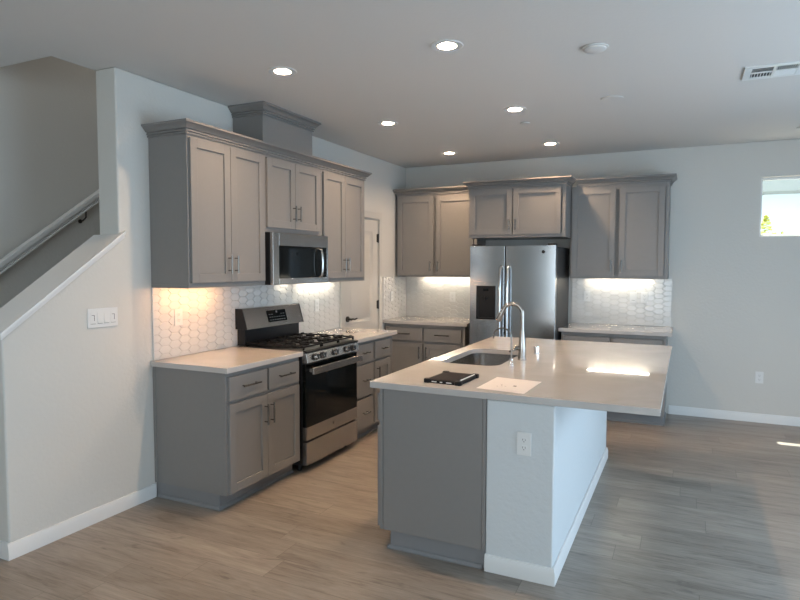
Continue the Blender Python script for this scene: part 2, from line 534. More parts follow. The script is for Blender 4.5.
# ------------------------------------------------------------------ cabinets
def pull(f, parent, u, z, w, length, vertical=True, mat=None):
    m = M(f)
    h = length/2
    wo = w+0.030
    if vertical:
        m.cyl((u, wo, z-h), (u, wo, z+h), 0.0055, 12)
        for s in (-1, 1):
            m.cyl((u, w, z+s*(h-0.018)), (u, wo, z+s*(h-0.018)), 0.0042, 10)
    else:
        m.cyl((u-h, wo, z), (u+h, wo, z), 0.0055, 12)
        for s in (-1, 1):
            m.cyl((u+s*(h-0.022), w, z), (u+s*(h-0.022), wo, z), 0.0042, 10)
    return m.build('handle', mat or nickel, parent)


def shaker(f, root, u0, u1, z0, z1, w, side, hz=None, hl=0.12, fr=0.057):
    """five piece shaker door, overlaying the face frame; side: 'l'/'r' where the pull sits"""
    m = M(f)
    t = 0.02
    m.box(u0, u0+fr, w, w+t, z0, z1).box(u1-fr, u1, w, w+t, z0, z1)
    m.box(u0+fr, u1-fr, w, w+t, z0, z0+fr).box(u0+fr, u1-fr, w, w+t, z1-fr, z1)
    m.box(u0+fr, u1-fr, w, w+t-0.011, z0+fr, z1-fr)
    d = m.build('door', cabm, root, bev=0.0012)
    u = u0+0.030 if side == 'l' else u1-0.030
    pull(f, d, u, hz, w+t, hl)
    return d


def drawer(f, root, u0, u1, z0, z1, w, hl=0.15):
    d = M(f).box(u0, u1, w, w+0.02, z0, z1).build('drawer', cabm, root, bev=0.0015)
    pull(f, d, (u0+u1)/2, (z0+z1)/2+0.005, w+0.02, hl, False)
    return d


def upper(f, label, u0, u1, z0, z1, depth, doors, dz0, dz1, hz, hl=0.12, group='grey wall cabinets', endp=None):
    x, y, z = f(((u0+u1)/2, depth/2, z0))
    r = thing('wall_cabinet', label, 'cabinet', (x, y, z), group)
    m = M(f)
    m.box(u0, u1, 0.002, depth-0.019, z0+0.02, z1)              # carcass, a little shallower underneath (light rail)
    m.box(u0, u1, 0.002, 0.02, z0, z0+0.02).box(u0, u0+0.018, 0.02, depth-0.019, z0, z0+0.02).box(u1-0.018, u1, 0.02, depth-0.019, z0, z0+0.02)
    m.build('body', cabm, r, bev=0.001)
    m = M(f)
    st = 0.034
    m.box(u0, u0+st, depth-0.019, depth, z0, z1).box(u1-st, u1, depth-0.019, depth, z0, z1)
    m.box(u0+st, u1-st, depth-0.019, depth, z0, z0+0.04).box(u0+st, u1-st, depth-0.019, depth, z1-0.04, z1)
    m.build('face_frame', cabm, r, bev=0.001)
    if endp:                                                     # narrow scribe strip where the end panel meets the wall
        M(f).box(endp-0.006, endp, 0.002, 0.022, z0, z1).build('scribe_strip', cabm, r)
    for a, b, s in doors:
        shaker(f, r, a, b, dz0, dz1, depth, s, hz, hl)
    return r


ZU, ZT = 1.396, 2.365
upper(LW, 'tall two door grey wall cabinet on the left wall, nearest the stairs', 0, 0.765, ZU, ZT, 0.328,
      [(0.014, 0.378, 'r'), (0.382, 0.745, 'l')], 1.430, 2.345, 1.55, endp=0.0)
upper(LW, 'short two door grey wall cabinet above the microwave', 0.766, 1.529, 1.792, ZT, 0.328,
      [(0.782, 1.132, 'r'), (1.136, 1.492, 'l')], 1.828, 2.345, 1.95)
upper(LW, 'tall two door grey wall cabinet between microwave and pantry door', 1.530, 2.306, ZU, ZT, 0.328,
      [(1.553, 1.903, 'r'), (1.907, 2.266, 'l')], 1.430, 2.345, 1.55)
ZB = 1.412
upper(BW, 'two door grey wall cabinet in the back corner, left of the refrigerator', 0.03, 1.030, ZB, ZT, 0.328,
      [(0.055, 0.505, 'r'), (0.540, 0.990, 'l')], 1.435, 2.335, 1.535)
upper(BW, 'two door grey wall cabinet right of the refrigerator, by the bare wall', 2.056, 3.002, ZB, ZT, 0.328,
      [(2.072, 2.500, 'r'), (2.540, 2.962, 'l')], 1.440, 2.335, 1.545)
upper(BW, 'deep two door grey cabinet directly above the refrigerator', 1.031, 2.055, 1.838, ZT, 0.62,
      [(1.048, 1.510, 'r'), (1.520, 2.010, 'l')], 1.870, 2.348, 1.97, hl=0.11)

CR = [(0, 0), (0.010, 0), (0.010, 0.008), (0.005, 0.011), (0.005, 0.014), (0.016, 0.016), (0.016, 0.024), (0.010, 0.027), (0.010, 0.030), (0.022, 0.032), (0.048, 0.060), (0.055, 0.062), (0.055, 0.075), (0, 0.075)]


def crown(f, name_label, path, z, prof=CR, parent=None, name='crown_molding'):
    P = [Vector(p) for p in path]
    loops = []
    for i, p in enumerate(P):
        ns = []
        if i > 0:
            d = (P[i]-P[i-1]).normalized(); ns.append(Vector((d.y, -d.x)))
        if i < len(P)-1:
            d = (P[i+1]-P[i]).normalized(); ns.append(Vector((d.y, -d.x)))
        n = ns[0]
        if len(ns) == 2 and (ns[0]-ns[1]).length > 0.01:
            n = ns[0]+ns[1]
        loops.append([(p.x+n.x*a, p.y+n.y*a, z+b) for a, b in prof])
    m = M(f)
    m.loft(loops)
    o = m.build(name, cabm, parent)
    if parent is None:
        tag(o, name_label, 'molding', 'crown moldings on the wall cabinets')
    return o


def crown_auto(f, label, path, z, prof=CR, parent=None):
    # orient the path so that the profile grows away from the cabinet centre
    cu = sum(p[0] for p in path)/len(path)
    a, b = Vector(path[1]), Vector(path[2])
    d = (b-a).normalized(); n = Vector((d.y, -d.x))
    if n.y < 0:
        path = path[::-1]
    return crown(f, label, path, z, prof, parent)


crown_auto(LW, 'grey stepped crown molding along the top of the left wall cabinets', [(0, 0.002), (0, 0.328), (2.306, 0.328), (2.306, 0.002)], ZT)



crown(BW, 'grey crown molding above the back corner cabinet left of the refrigerator', [(0.975, 0.328), (0.03, 0.328), (0.03, 0.002)], ZT)
crown(BW, 'grey crown molding above the back cabinet right of the refrigerator', [(3.002, 0.002), (3.002, 0.328), (2.110, 0.328)], ZT)
crown(BW, 'grey crown molding on the deep cabinet above the refrigerator', [(2.055, 0.330), (2.055, 0.62), (1.031, 0.62), (1.031, 0.330)], ZT)

# duct cover between the cabinets and the ceiling
r = thing('duct_cover', 'grey boxed duct cover on top of the left wall cabinets, touching the ceiling', 'duct cover', (0.14, 1.14, ZT))
M(LW).box(0.812, 1.472, 0.002, 0.285, ZT+0.001, H-0.002).build('body', cabm, r, bev=0.001)
crown(LW, '', [(1.472, 0.002), (1.472, 0.285), (0.812, 0.285), (0.812, 0.002)], H-0.080, [(a, b*1.05) for a, b in CR], r, 'crown_molding')


def base(f, label, u0, u1, fronts, depth=0.61, ends=(), toe=0.066, endtoe=None):
    x, y, z = f(((u0+u1)/2, depth/2, 0))
    r = thing('base_cabinet', label, 'cabinet', (x, y, 0), 'grey base cabinets')
    zt = 0.878
    M(f).box(u0, u1, 0.003, depth-0.019, 0.1, zt).build('body', cabm, r, bev=0.001)
    m = M(f)
    st = 0.02
    m.box(u0, u0+st, depth-0.019, depth, 0.1, zt).box(u1-st, u1, depth-0.019, depth, 0.1, zt)
    m.box(u0+st, u1-st, depth-0.019, depth, 0.1, 0.13).box(u0+st, u1-st, depth-0.019, depth, zt-0.035, zt).box(u0+st, u1-st, depth-0.019, depth, 0.66, 0.70)
    m.build('face_frame', cabm, r, bev=0.001)
    m = M(f)
    q0 = u0+(0.008 if 0 in ends else 0); q1 = u1-(0.008 if 1 in ends else 0)
    m.box(q0, q1, 0.003, depth-toe, 0, 0.0995)
    # shoe molding
    m.prism([(depth-toe, 0), (depth-toe+0.014, 0), (depth-toe+0.014, 0.008), (depth-toe+0.006, 0.019), (depth-toe, 0.020)], 'x', q0-(0.012 if 0 in ends else 0), q1+(0.012 if 1 in ends else 0))
    if 0 in ends:
        m.prism([(q0, 0), (q0-0.012, 0), (q0-0.012, 0.008), (q0-0.005, 0.019), (q0, 0.020)], 'y', 0.016, depth-toe)
    if 1 in ends:
        m.prism([(q1, 0), (q1+0.012, 0), (q1+0.012, 0.008), (q1+0.005, 0.019), (q1, 0.020)], 'y', 0.016, depth-toe)
    m.build('toe_kick', kickm, r)
    if 0 in ends:
        M(f).box(u0-0.006, u0, 0.003, 0.022, 0.1, zt).build('scribe_strip', cabm, r)
    for a in fronts:
        if a[0] == 'drawer':
            drawer(f, r, a[1], a[2], a[3], a[4], depth, a[5] if len(a) > 5 else 0.15)
        else:
            shaker(f, r, a[1], a[2], a[3], a[4], depth, a[5], a[6] if len(a) > 6 else a[4]-0.11, 0.14)
    return r


base(LW, 'grey base cabinet with two drawers over two doors, left of the range', 0, 0.785, [
    ('drawer', 0.018, 0.392, 0.698, 0.848, 0.17), ('drawer', 0.412, 0.762, 0.698, 0.848, 0.17),
    ('door', 0.018, 0.391, 0.108, 0.675, 'r', 0.545), ('door', 0.395, 0.764, 0.108, 0.675, 'l', 0.545)], ends=(0,))
base(LW, 'grey base cabinet with three stacked drawers, right of the range', 1.572, 1.938, [
    ('drawer', 1.592, 1.922, 0.693, 0.852, 0.11), ('drawer', 1.592, 1.922, 0.390, 0.668, 0.11), ('drawer', 1.592, 1.922, 0.108, 0.372, 0.11)])
base(LW, 'grey base cabinet with one drawer over one door, nearest the pantry', 1.939, 2.345, [
    ('drawer', 1.961, 2.275, 0.693, 0.852, 0.11), ('door', 1.961, 2.275, 0.108, 0.668, 'l', 0.55)], ends=(1,))
base(BW, 'grey base cabinet with two drawers and two doors, in the back left corner', 0.012, 0.995, [
    ('drawer', 0.045, 0.492, 0.690, 0.838, 0.17), ('drawer', 0.520, 0.958, 0.690, 0.838, 0.17),
    ('door', 0.045, 0.492, 0.108, 0.665, 'r', 0.56), ('door', 0.520, 0.958, 0.108, 0.665, 'l', 0.56)])
base(BW, 'grey base cabinet at the right end of the back wall', 2.03, 3.010, [
    ('drawer', 2.055, 2.500, 0.690, 0.838, 0.17), ('drawer', 2.530, 2.975, 0.690, 0.838, 0.17),
    ('door', 2.055, 2.500, 0.108, 0.665, 'r', 0.56), ('door', 2.530, 2.975, 0.108, 0.665, 'l', 0.56)], ends=(1,))

# ------------------------------------------------------------------ countertops
ZCT, ZCB = 0.914, 0.879
def top(f, label, u0, u1, w, z0=ZCB, z1=ZCT, w0=0.002):
    return tag(M(f).box(u0, u1, w0, w, z0, z1).build('countertop', quartz, bev=0.0025), label, 'countertop', 'white quartz countertops')
top(LW, 'white quartz countertop left of the range, lit orange from above', -0.022, 0.792, 0.647)
top(LW, 'white quartz countertop between the range and the pantry door', 1.568, 2.383, 0.647)
top(BW, 'white quartz countertop in the back left corner beside the refrigerator', 0.002, 1.03, 0.65, w0=0.002)
top(BW, 'white quartz countertop on the back wall right of the refrigerator', 2.008, 3.062, 0.65)


# ------------------------------------------------------------------ hexagon tile backsplashes
def clip(poly, u0, u1, z0, z1):
    def c(poly, inside, inter):
        out = []
        for i in range(len(poly)):
            a, b = poly[i-1], poly[i]
            if inside(b):
                if not inside(a): out.append(inter(a, b))
                out.append(b)
            elif inside(a):
                out.append(inter(a, b))
        return out
    for ax, val, sg in ((0, u0, 1), (0, u1, -1), (1, z0, 1), (1, z1, -1)):
        if not poly: return poly
        def ins(p): return sg*(p[ax]-val) >= -1e-9
        def itr(a, b):
            t_ = (val-a[ax])/(b[ax]-a[ax])
            return (a[0]+(b[0]-a[0])*t_, a[1]+(b[1]-a[1])*t_)
        poly = c(poly, ins, itr)
    return poly


def hextile(m, u0, u1, z0, z1, w=0.002):
    pu, pz = 0.088, 0.0535
    hw, hh, tip = 0.0565, 0.02575, 0.0285
    m.box(u0, u1, w, w+0.005, z0, z1, 1)
    i = 0
    for c in range(-1, int((u1-u0)/pu)+3):
        for r_ in range(-1, int((z1-z0)/pz)+3):
            cu = u0+0.01+c*pu
            cz = z1-0.02-r_*pz-(pz/2 if c % 2 else 0)
            poly = [(cu-hw, cz), (cu-hw+tip, cz-hh), (cu+hw-tip, cz-hh), (cu+hw, cz), (cu+hw-tip, cz+hh), (cu-hw+tip, cz+hh)]
            k = 0.962
            poly = [(cu+(a-cu)*k, cz+(b-cz)*k) for a, b in poly]
            poly = clip(poly, u0+0.001, u1-0.001, z0+0.001, z1-0.001)
            cl = []
            for p in poly:
                if not cl or math.dist(p, cl[-1]) > 1e-4: cl.append(p)
            if len(cl) > 1 and math.dist(cl[0], cl[-1]) < 1e-4: cl.pop()
            if len(cl) < 3: continue
            area = abs(sum(cl[j-1][0]*cl[j][1]-cl[j][0]*cl[j-1][1] for j in range(len(cl))))/2
            if area < 2e-5: continue
            mu = sum(p[0] for p in cl)/len(cl); mz = sum(p[1] for p in cl)/len(cl)
            ta, tb = random.gauss(0, 0.012), random.gauss(0, 0.014)
            def lift(k, h): return [(mu+(a-mu)*k, w+h+(a-mu)*ta+(b-mz)*tb, mz+(b-mz)*k) for a, b in cl]
            base_ = [(a, w+0.004, b) for a, b in cl]
            m.loft([base_, lift(1.0, 0.0065), lift(0.93, 0.0085)], 0, cap0=False)
    return m


m = M(LW); hextile(m, 0.0, 2.366, ZCT+0.0005, ZU-0.001)
tag(m.build('backsplash', [tilem, groutm]), 'white elongated hexagon tile backsplash behind the range', 'backsplash', 'hexagon tile backsplashes')
m = M(LW); hextile(m, 3.335, D-0.012, ZCT+0.0005, ZB-0.001); m.f = BW; hextile(m, 0.012, 1.03, ZCT+0.0005, ZB-0.001)
tag(m.build('backsplash', [tilem, groutm]), 'white hexagon tile backsplash wrapping the back left corner', 'backsplash', 'hexagon tile backsplashes')
m = M(BW); hextile(m, 2.025, 3.036, ZCT+0.0005, ZB-0.001)
tag(m.build('backsplash', [tilem, groutm]), 'white hexagon tile backsplash right of the refrigerator', 'backsplash', 'hexagon tile backsplashes')


# ------------------------------------------------------------------ light bars under the wall cabinets
def lightbar(f, label, u0, u1, zc, mat, wc=0.08):
    r = thing('light_bar', label, 'lamp', f(((u0+u1)/2, wc, zc-0.02)), 'light bars under the wall cabinets')
    M(f).box(u0-0.01, u1+0.01, wc-0.025, wc+0.025, zc+0.006, zc+0.0195).build('housing', platem, r)
    M(f).box(u0, u1, wc-0.010, wc+0.010, zc-0.003, zc+0.006).build('diffuser', mat, r)
lightbar(LW, 'warm glowing light bar under the wall cabinet nearest the stairs', 0.06, 0.55, ZU, barwarm, 0.16)
lightbar(LW, 'glowing light bar under the wall cabinet right of the microwave', 1.62, 2.20, ZU, barcool)
lightbar(BW, 'glowing light bar under the back corner wall cabinet', 0.26, 0.88, ZB, barcool)
lightbar(BW, 'glowing light bar under the wall cabinet right of the refrigerator', 2.22, 2.84, ZB, barcool)

# ------------------------------------------------------------------ microwave
r = thing('microwave', 'stainless over-the-range microwave with black glass door', 'microwave', (0.2, 1.15, 1.397))
a0, a1, b0, b1 = 0.768, 1.527, 1.397, 1.790
M(LW).box(a0, a1, 0.012, 0.375, b0, b1).build('body', black, r, bev=0.002)
m = M(LW)                                                       # stainless surround
m.box(a0, a0+0.075, 0.3755, 0.402, b0, b1).box(a0+0.075, a1, 0.3755, 0.402, b1-0.098, b1).box(a0+0.075, a1, 0.3755, 0.402, b0, b0+0.048)
m.box(a1-0.018, a1, 0.3755, 0.402, b0+0.048, b1-0.098)
d = m.build('door', steelh, r, bev=0.003)
M(LW).box(a0+0.0752, 1.375, 0.3755, 0.400, b0+0.0482, b1-0.0982).box(a0+0.11, 1.33, 0.400, 0.4012, b0+0.085, b1-0.14, 0).build('window', [bglass, rubber], d)
m = M(LW).box(1.3755, a1-0.0182, 0.3755, 0.4005, b0+0.0482, b1-0.0982)
for i in range(3):
    for j in range(8):
        m.box(1.445+i*0.018, 1.455+i*0.018, 0.4005, 0.4012, b0+0.066+j*0.026, b0+0.078+j*0.026, 1)
m.build('control_panel', [bglass, rubber], r)
M(LW).tube([(1.385, 0.400, b0+0.055), (1.385, 0.425, b0+0.06), (1.385, 0.436, b0+0.10), (1.385, 0.440, b0+0.17), (1.385, 0.436, b0+0.235), (1.385, 0.425, b0+0.275), (1.385, 0.400, b0+0.28)], 0.011, 12).build('handle', steel, d)
M(LW).box(1.32, 1.49, 0.035, 0.06, b0-0.003, b0-0.0005).build('task_lamp', barlow, r, label='lit lamp lens on the underside')

# ------------------------------------------------------------------ gas range
r = thing('gas_range', 'stainless slide-in gas range with black oven door and back panel', 'stove', (0.35, 1.18, 0))
a0, a1 = 0.797, 1.561
m = M(LW)
m.box(a0, a1, 0.03, 0.630, 0.055, 0.905)
for u in (a0+0.05, a1-0.05):
    for w in (0.08, 0.57):
        m.cyl((u, w, 0), (u, w, 0.06), 0.018, 12)
m.build('body', black, r, bev=0.002)
m = M(LW).box(a0, a1, 0.09, 0.655, 0.9055, 0.918)
m.prism([(0.655, 0.918), (0.676, 0.912), (0.676, 0.898), (0.655, 0.898)], 'x', a0, a1)
m.build('cooktop', black, r, bev=0.002)
# slanted control panel
M(LW).prism([(0.6305, 0.822), (0.683, 0.826), (0.668, 0.897), (0.6305, 0.897)], 'x', a0, a1).build('control_panel', steelh, r, bev=0.003)
nrm = Vector((0, 0.978, 0.207))
for k in (0.105, 0.205, 0.382, 0.560, 0.660):
    c0 = Vector((a0+k, 0.676, 0.861))
    m = M(LW).cyl(c0, c0+nrm*0.010, 0.026, 24, 0).cyl(c0+nrm*0.010, c0+nrm*0.030, 0.022, 24, 1, 0.019)
    p = c0+nrm*0.030
    m.box(p.x-0.004, p.x+0.004, p.y-0.002, p.y+0.008, p.z-0.018, p.z+0.018, 0)
    m.build('knob', [black, chrome], r)
# oven door
m = M(LW).box(a0+0.004, a1-0.004, 0.6305, 0.664, 0.345, 0.812, 0).box(a0+0.004, a1-0.004, 0.6305, 0.666, 0.247, 0.3445, 1)
m.box(a0+0.12, a1-0.12, 0.664, 0.6645, 0.40, 0.70, 2)
d = m.build('oven_door', [bglass, steelh, bglass], r, bev=0.002)
m = M(LW)
m.box(a0+0.012, a1-0.012, 0.708, 0.728, 0.742, 0.796)
for u in (a0+0.03, a1-0.06):
    m.box(u, u+0.03, 0.664, 0.708, 0.755, 0.785)
m.build('handle', steelh, d, bev=0.006, seg=3)
M(LW).cyl(((a0+a1)/2, 0.666, 0.297), ((a0+a1)/2, 0.6675, 0.297), 0.012, 24).build('badge', darkm, d)
M(LW).box(a0+0.004, a1-0.004, 0.6305, 0.668, 0.058, 0.232).build('storage_drawer', steelh, r, bev=0.003)
# back guard with display
bg = M(LW).box(a0+0.02, a1-0.02, 0.014, 0.088, 0.918, 1.052, 1)
bg.prism([(0.014, 1.046), (0.125, 1.046), (0.078, 1.205), (0.014, 1.205)], 'x', a0+0.006, a1-0.006, 0)
bg.prism([(0.012, 1.046), (0.127, 1.046), (0.080, 1.207), (0.012, 1.207)], 'x', a0, a0+0.0058, 1)
bg.prism([(0.012, 1.046), (0.127, 1.046), (0.080, 1.207), (0.012, 1.207)], 'x', a1-0.0058, a1, 1)
bgo = bg.build('back_guard', [steelh, black], r, bev=0.0015)
def onguard(u0, u1, t0, t1, h0, h1, m, mi=0):                     # plate lying on the slanted face
    A = Vector((0.125, 1.046)); B = Vector((0.078, 1.205)); d_ = (B-A); n_ = Vector((d_.y, -d_.x)).normalized()
    q = [A+d_*t0+n_*h0, A+d_*t1+n_*h0, A+d_*t1+n_*h1, A+d_*t0+n_*h1]
    m.prism([(p.x, p.y) for p in q], 'x', u0, u1, mi)
m = M(LW)
onguard(a0+0.285, a0+0.535, 0.22, 0.80, 0.0002, 0.003, m)
for i in range(7):
    for j in range(3):
        if 1 < i < 5 and j == 2: continue
        onguard(a0+0.305+i*0.031, a0+0.322+i*0.031, 0.30+j*0.14, 0.335+j*0.14, 0.003, 0.0034, m, 1)
m.build('display', [bglass, platem and noise_bump(principled('display_print', (0.12, 0.12, 0.12), 0.5), 20, 0.0, colvar=0.1)], bgo)
m = M(LW); onguard(a0+0.400, a0+0.420, 0.66, 0.76, 0.0032, 0.0042, m); m.build('badge', chrome, bgo)
# burners and grates
for bu, bw, br in ((0.15, 0.22, 0.045), (0.15, 0.50, 0.055), (0.382, 0.36, 0.05), (0.614, 0.22, 0.04), (0.614, 0.50, 0.055)):
    x, y, z = LW((a0+bu, bw, 0.918))
    M().lathe([(br, 0.0), (br, 0.008), (br*0.8, 0.010), (br*0.8, 0.017), (br*0.7, 0.020)], (x, y, z), 24).build('burner', iron, r)
for g0, g1 in ((0.012, 0.256), (0.262, 0.502), (0.508, 0.752)):
    m = M(LW)
    u0, u1, w0, w1, z0, z1 = a0+g0, a0+g1, 0.105, 0.640, 0.936, 0.948
    for a in (u0, u1-0.012): m.box(a, a+0.012, w0, w1, z0, z1)
    for w in (w0, w1-0.012, (w0+w1)/2-0.006): m.box(u0, u1, w, w+0.012, z0, z1)
    um = (u0+u1)/2
    for wc in (0.22, 0.50):
        m.box(um-0.005, um+0.005, wc-0.105, wc-0.025, z0, z1+0.004).box(um-0.005, um+0.005, wc+0.025, wc+0.105, z0, z1+0.004)
        m.box(u0, um-0.028, wc-0.005, wc+0.005, z0, z1+0.004).box(um+0.028, u1, wc-0.005, wc+0.005, z0, z1+0.004)
    for k in range(7):                                            # raised fingers at the rim
        w = w0+0.02+k*(w1-w0-0.05)/6
        m.box(u0, u0+0.03, w, w+0.010, z0, z1+0.007).box(u1-0.03, u1, w, w+0.010, z0, z1+0.007)
    for a in (u0, u1-0.012):
        for w in (w0, w1-0.012): m.box(a, a+0.012, w, w+0.012, 0.918, z0)
    m.build('grate', iron, r, bev=0.0015)

# ------------------------------------------------------------------ refrigerator
r = thing('refrigerator', 'stainless side-by-side refrigerator with black ice and water dispenser', 'refrigerator', (1.55, 3.6, 0))
fy = 3.185
m = M().box(1.105, 2.000, fy+0.078, 3.93, 0.03, 1.735)
m.box(1.12, 1.985, fy+0.05, fy+0.078, 0.012, 0.10)
for x in (1.16, 1.94):
    for y in (fy+0.12, 3.86): m.cyl((x, y, 0), (x, y, 0.03), 0.02, 12)
m.build('body', fside, r, bev=0.004)
for x in (1.14, 1.93):
    M().box(x-0.02, x+0.05, fy+0.03, fy+0.16, 1.7505, 1.768).build('hinge_cover', fside, r, bev=0.004)


def fdoor(x0, x1, z0, z1):
    n = 14
    pts = []
    for i in range(n+1):
        t_ = i/n
        x = x0+0.003+(x1-x0-0.006)*t_
        e_ = 2*t_-1
        y = fy+0.0025*e_*e_
        pts.append((x, y))
    pts += [(x1, fy+0.03), (x1, fy+0.072), (x0, fy+0.072), (x0, fy+0.03)]
    return M().prism(pts, 'z', z0, z1)


dl = fdoor(1.107, 1.482, 0.105, 1.748).build('freezer_door', steel, r, bev=0.002, angle=50)
drr = fdoor(1.490, 1.998, 0.105, 1.748).build('fresh_food_door', steel, r, bev=0.002, angle=50)
for x, p in ((1.448, dl), (1.524, drr)):
    zz = [0.50, 0.515, 0.54, 0.7, 1.0, 1.3, 1.50, 1.525, 1.54]
    yy = [0.004, -0.030, -0.045, -0.054, -0.058, -0.054, -0.045, -0.030, 0.004]
    M().tube([(x, fy+y, z) for y, z in zip(yy, zz)], 0.0135, 14).build('handle', steel, p)
m = M()
x0, x1, z0, z1 = 1.185, 1.392, 0.985, 1.335
m.box(x0, x0+0.018, fy-0.012, fy+0.02, z0, z1).box(x1-0.018, x1, fy-0.012, fy+0.02, z0, z1)
m.box(x0+0.018, x1-0.018, fy-0.014, fy+0.02, z1-0.115, z1).box(x0+0.018, x1-0.018, fy-0.012, fy+0.02, z0, z0+0.02)
m.box(x0+0.018, x1-0.018, fy-0.001, fy+0.02, z0+0.02, z1-0.115)
m.box(x0+0.075, x1-0.075, fy-0.016, fy-0.014, z1-0.055, z1-0.030, 1)
m.tube([((x0+x1)/2, fy-0.006, z1-0.116), ((x0+x1)/2, fy-0.008, z1-0.15)], [0.02, 0.012], 14)
d = m.build('dispenser', [black, bglass], dl, bev=0.002)
M().box(x0-0.01, x1+0.004, fy-0.022, fy, z0-0.012, z0-0.0005).build('drip_tray', steel, dl, bev=0.002)
M().cyl((1.875, fy+0.006, 1.683), (1.875, fy-0.002, 1.683), 0.0165, 28).build('badge', darkm, drr, label='small round dark badge')

# ------------------------------------------------------------------ island
IXL, IY0, IY1 = 1.681, 0.008, 2.157
r = thing('island_cabinet', 'long grey island cabinet with flat end panel under the quartz top', 'cabinet', (1.98, 1.08, 0))
f = IW
L0, dep = IY0, IX-IXL
m = M(f)
m.box(L0+0.006, L0+0.024, 0.001, dep-0.019, 0.1, 0.878).box(IY1-0.018, IY1, 0.001, dep-0.019, 0.1, 0.878)
m.box(L0+0.024, IY1-0.018, 0.001, 0.012, 0.1, 0.878).box(L0+0.024, IY1-0.018, 0.012, dep-0.019, 0.1, 0.118)
m.build('body', cabm, r)
M(f).box(L0, L0+0.006, 0.02, dep-0.026, 0.1, 0.878).box(L0-0.001, L0+0.006, 0.001, 0.019, 0.1, 0.878).build('end_panel', cabm, r, bev=0.0012)
m = M(f)
us = [L0, 0.47, 0.93, 1.75, IY1]
m.box(L0, IY1, dep-0.019, dep, 0.1, 0.13).box(L0, IY1, dep-0.019, dep, 0.845, 0.878)
for u in us: m.box(max(L0, u-0.019), min(IY1, u+0.019), dep-0.019, dep, 0.13, 0.845)
m.box(L0+0.019, IY1-0.019, dep-0.019, dep, 0.66, 0.70)
m.build('face_frame', cabm, r, bev=0.001)
for a, b in zip(us, us[1:]):
    if b-a > 0.6:
        c_ = (a+b)/2
        M(f).box(a+0.015, b-0.015, dep, dep+0.02, 0.698, 0.848).build('false_drawer_front', cabm, r, bev=0.0015)
        shaker(f, r, a+0.015, c_-0.002, 0.108, 0.67, dep, 'r', 0.55)
        shaker(f, r, c_+0.002, b-0.015, 0.108, 0.67, dep, 'l', 0.55)
    else:
        drawer(f, r, a+0.015, b-0.015, 0.698, 0.848, dep, 0.13)
        shaker(f, r, a+0.015, b-0.015, 0.108, 0.67, dep, 'r', 0.55)
m = M(f)
tk = dep-0.062
m.box(L0+0.012, IY1, 0.001, tk, 0, 0.0995)
m.prism([(tk, 0), (tk+0.014, 0), (tk+0.014, 0.008), (tk+0.006, 0.019), (tk, 0.020)], 'x', L0, IY1)
m.prism([(L0+0.012, 0), (L0-0.002, 0), (L0-0.002, 0.008), (L0+0.006, 0.019), (L0+0.012, 0.020)], 'y', 0.016, tk+0.014)
m.build('toe_kick', kickm, r)
# island knee wall (painted) with its baseboard
IX1 = 2.622
o = M().box(IX, IX1, IY0, IY1, 0, 0.878).build('wall_island', islandm, bev=0.010, seg=3)
struct(o, 'white painted knee wall on the seating side of the island')
m = M()
bp_ = BB(0, 1)
loops = []
path = [(IX, IY0), (IX1, IY0), (IX1, IY1), (IX, IY1)]
nn = [(0, -1), (1, -1), (1, 1), (0, 1)]
for (x, y), (nx, ny) in zip(path, nn):
    loops.append([(x+nx*(a+0.0005), y+ny*(a+0.0005), z) for a, z in bp_])
m.loft(loops)
struct(m.build('baseboard_island', trimm, bev=0.002), 'white baseboard around the island knee wall')
# island top with sink cutout
SX0, SX1, SY0, SY1 = 1.718, 2.112, 0.775, 1.530
ct = M().box(1.624, 3.082, 0.0, 2.338, ZCB, ZCT).build('island_countertop', quartz)
c = M(); c.loft([rrect(SX0, SX1, SY0, SY1, 0.085, 0.85, 8), rrect(SX0, SX1, SY0, SY1, 0.085, 0.95, 8)]); cut(ct, c)
md = ct.modifiers.new('bevel', 'BEVEL'); md.width = 0.0025; md.segments = 2; md.limit_method = 'ANGLE'; md.angle_limit = math.radians(50)
for p in ct.data.polygons: p.use_smooth = False
tag(ct, 'large white polished quartz island countertop with sink cutout', 'countertop')
# undermount sink
s = thing('kitchen_sink', 'stainless undermount sink set in the island countertop', 'sink', (1.9, 1.15, 0.66))
e = 0.006
m = M()
m.loft([rrect(SX0-0.014, SX1+0.03, SY0-0.03, SY1+0.03, 0.10, ZCB-0.001, 8), rrect(SX0-e, SX1+e, SY0-e, SY1+e, 0.088, ZCB-0.001, 8),
        rrect(SX0-e, SX1+e, SY0-e, SY1+e, 0.088, ZCB-0.02, 8), rrect(SX0, SX1, SY0, SY1, 0.085, 0.72, 8),
        rrect(SX0+0.008, SX1-0.008, SY0+0.008, SY1-0.008, 0.08, 0.69, 8), rrect(SX0+0.035, SX1-0.035, SY0+0.035, SY1-0.035, 0.06, 0.676, 8),
        rrect(1.86, 1.95, 1.11, 1.20, 0.044, 0.672, 8)], cap0=False, cap1=True)
sb = m.build('basin', steelh, s, angle=60)
M().lathe([(0.042, 0.6735), (0.042, 0.676), (0.030, 0.676), (0.026, 0.674)], (1.905, 1.155, 0), 28).build('drain', chrome, s)


def arc(c, r_, a0, a1, n, f2):
    return [f2(c[0]+r_*math.cos(math.radians(a0+(a1-a0)*i/n)), c[1]+r_*math.sin(math.radians(a0+(a1-a0)*i/n))) for i in range(n+1)]


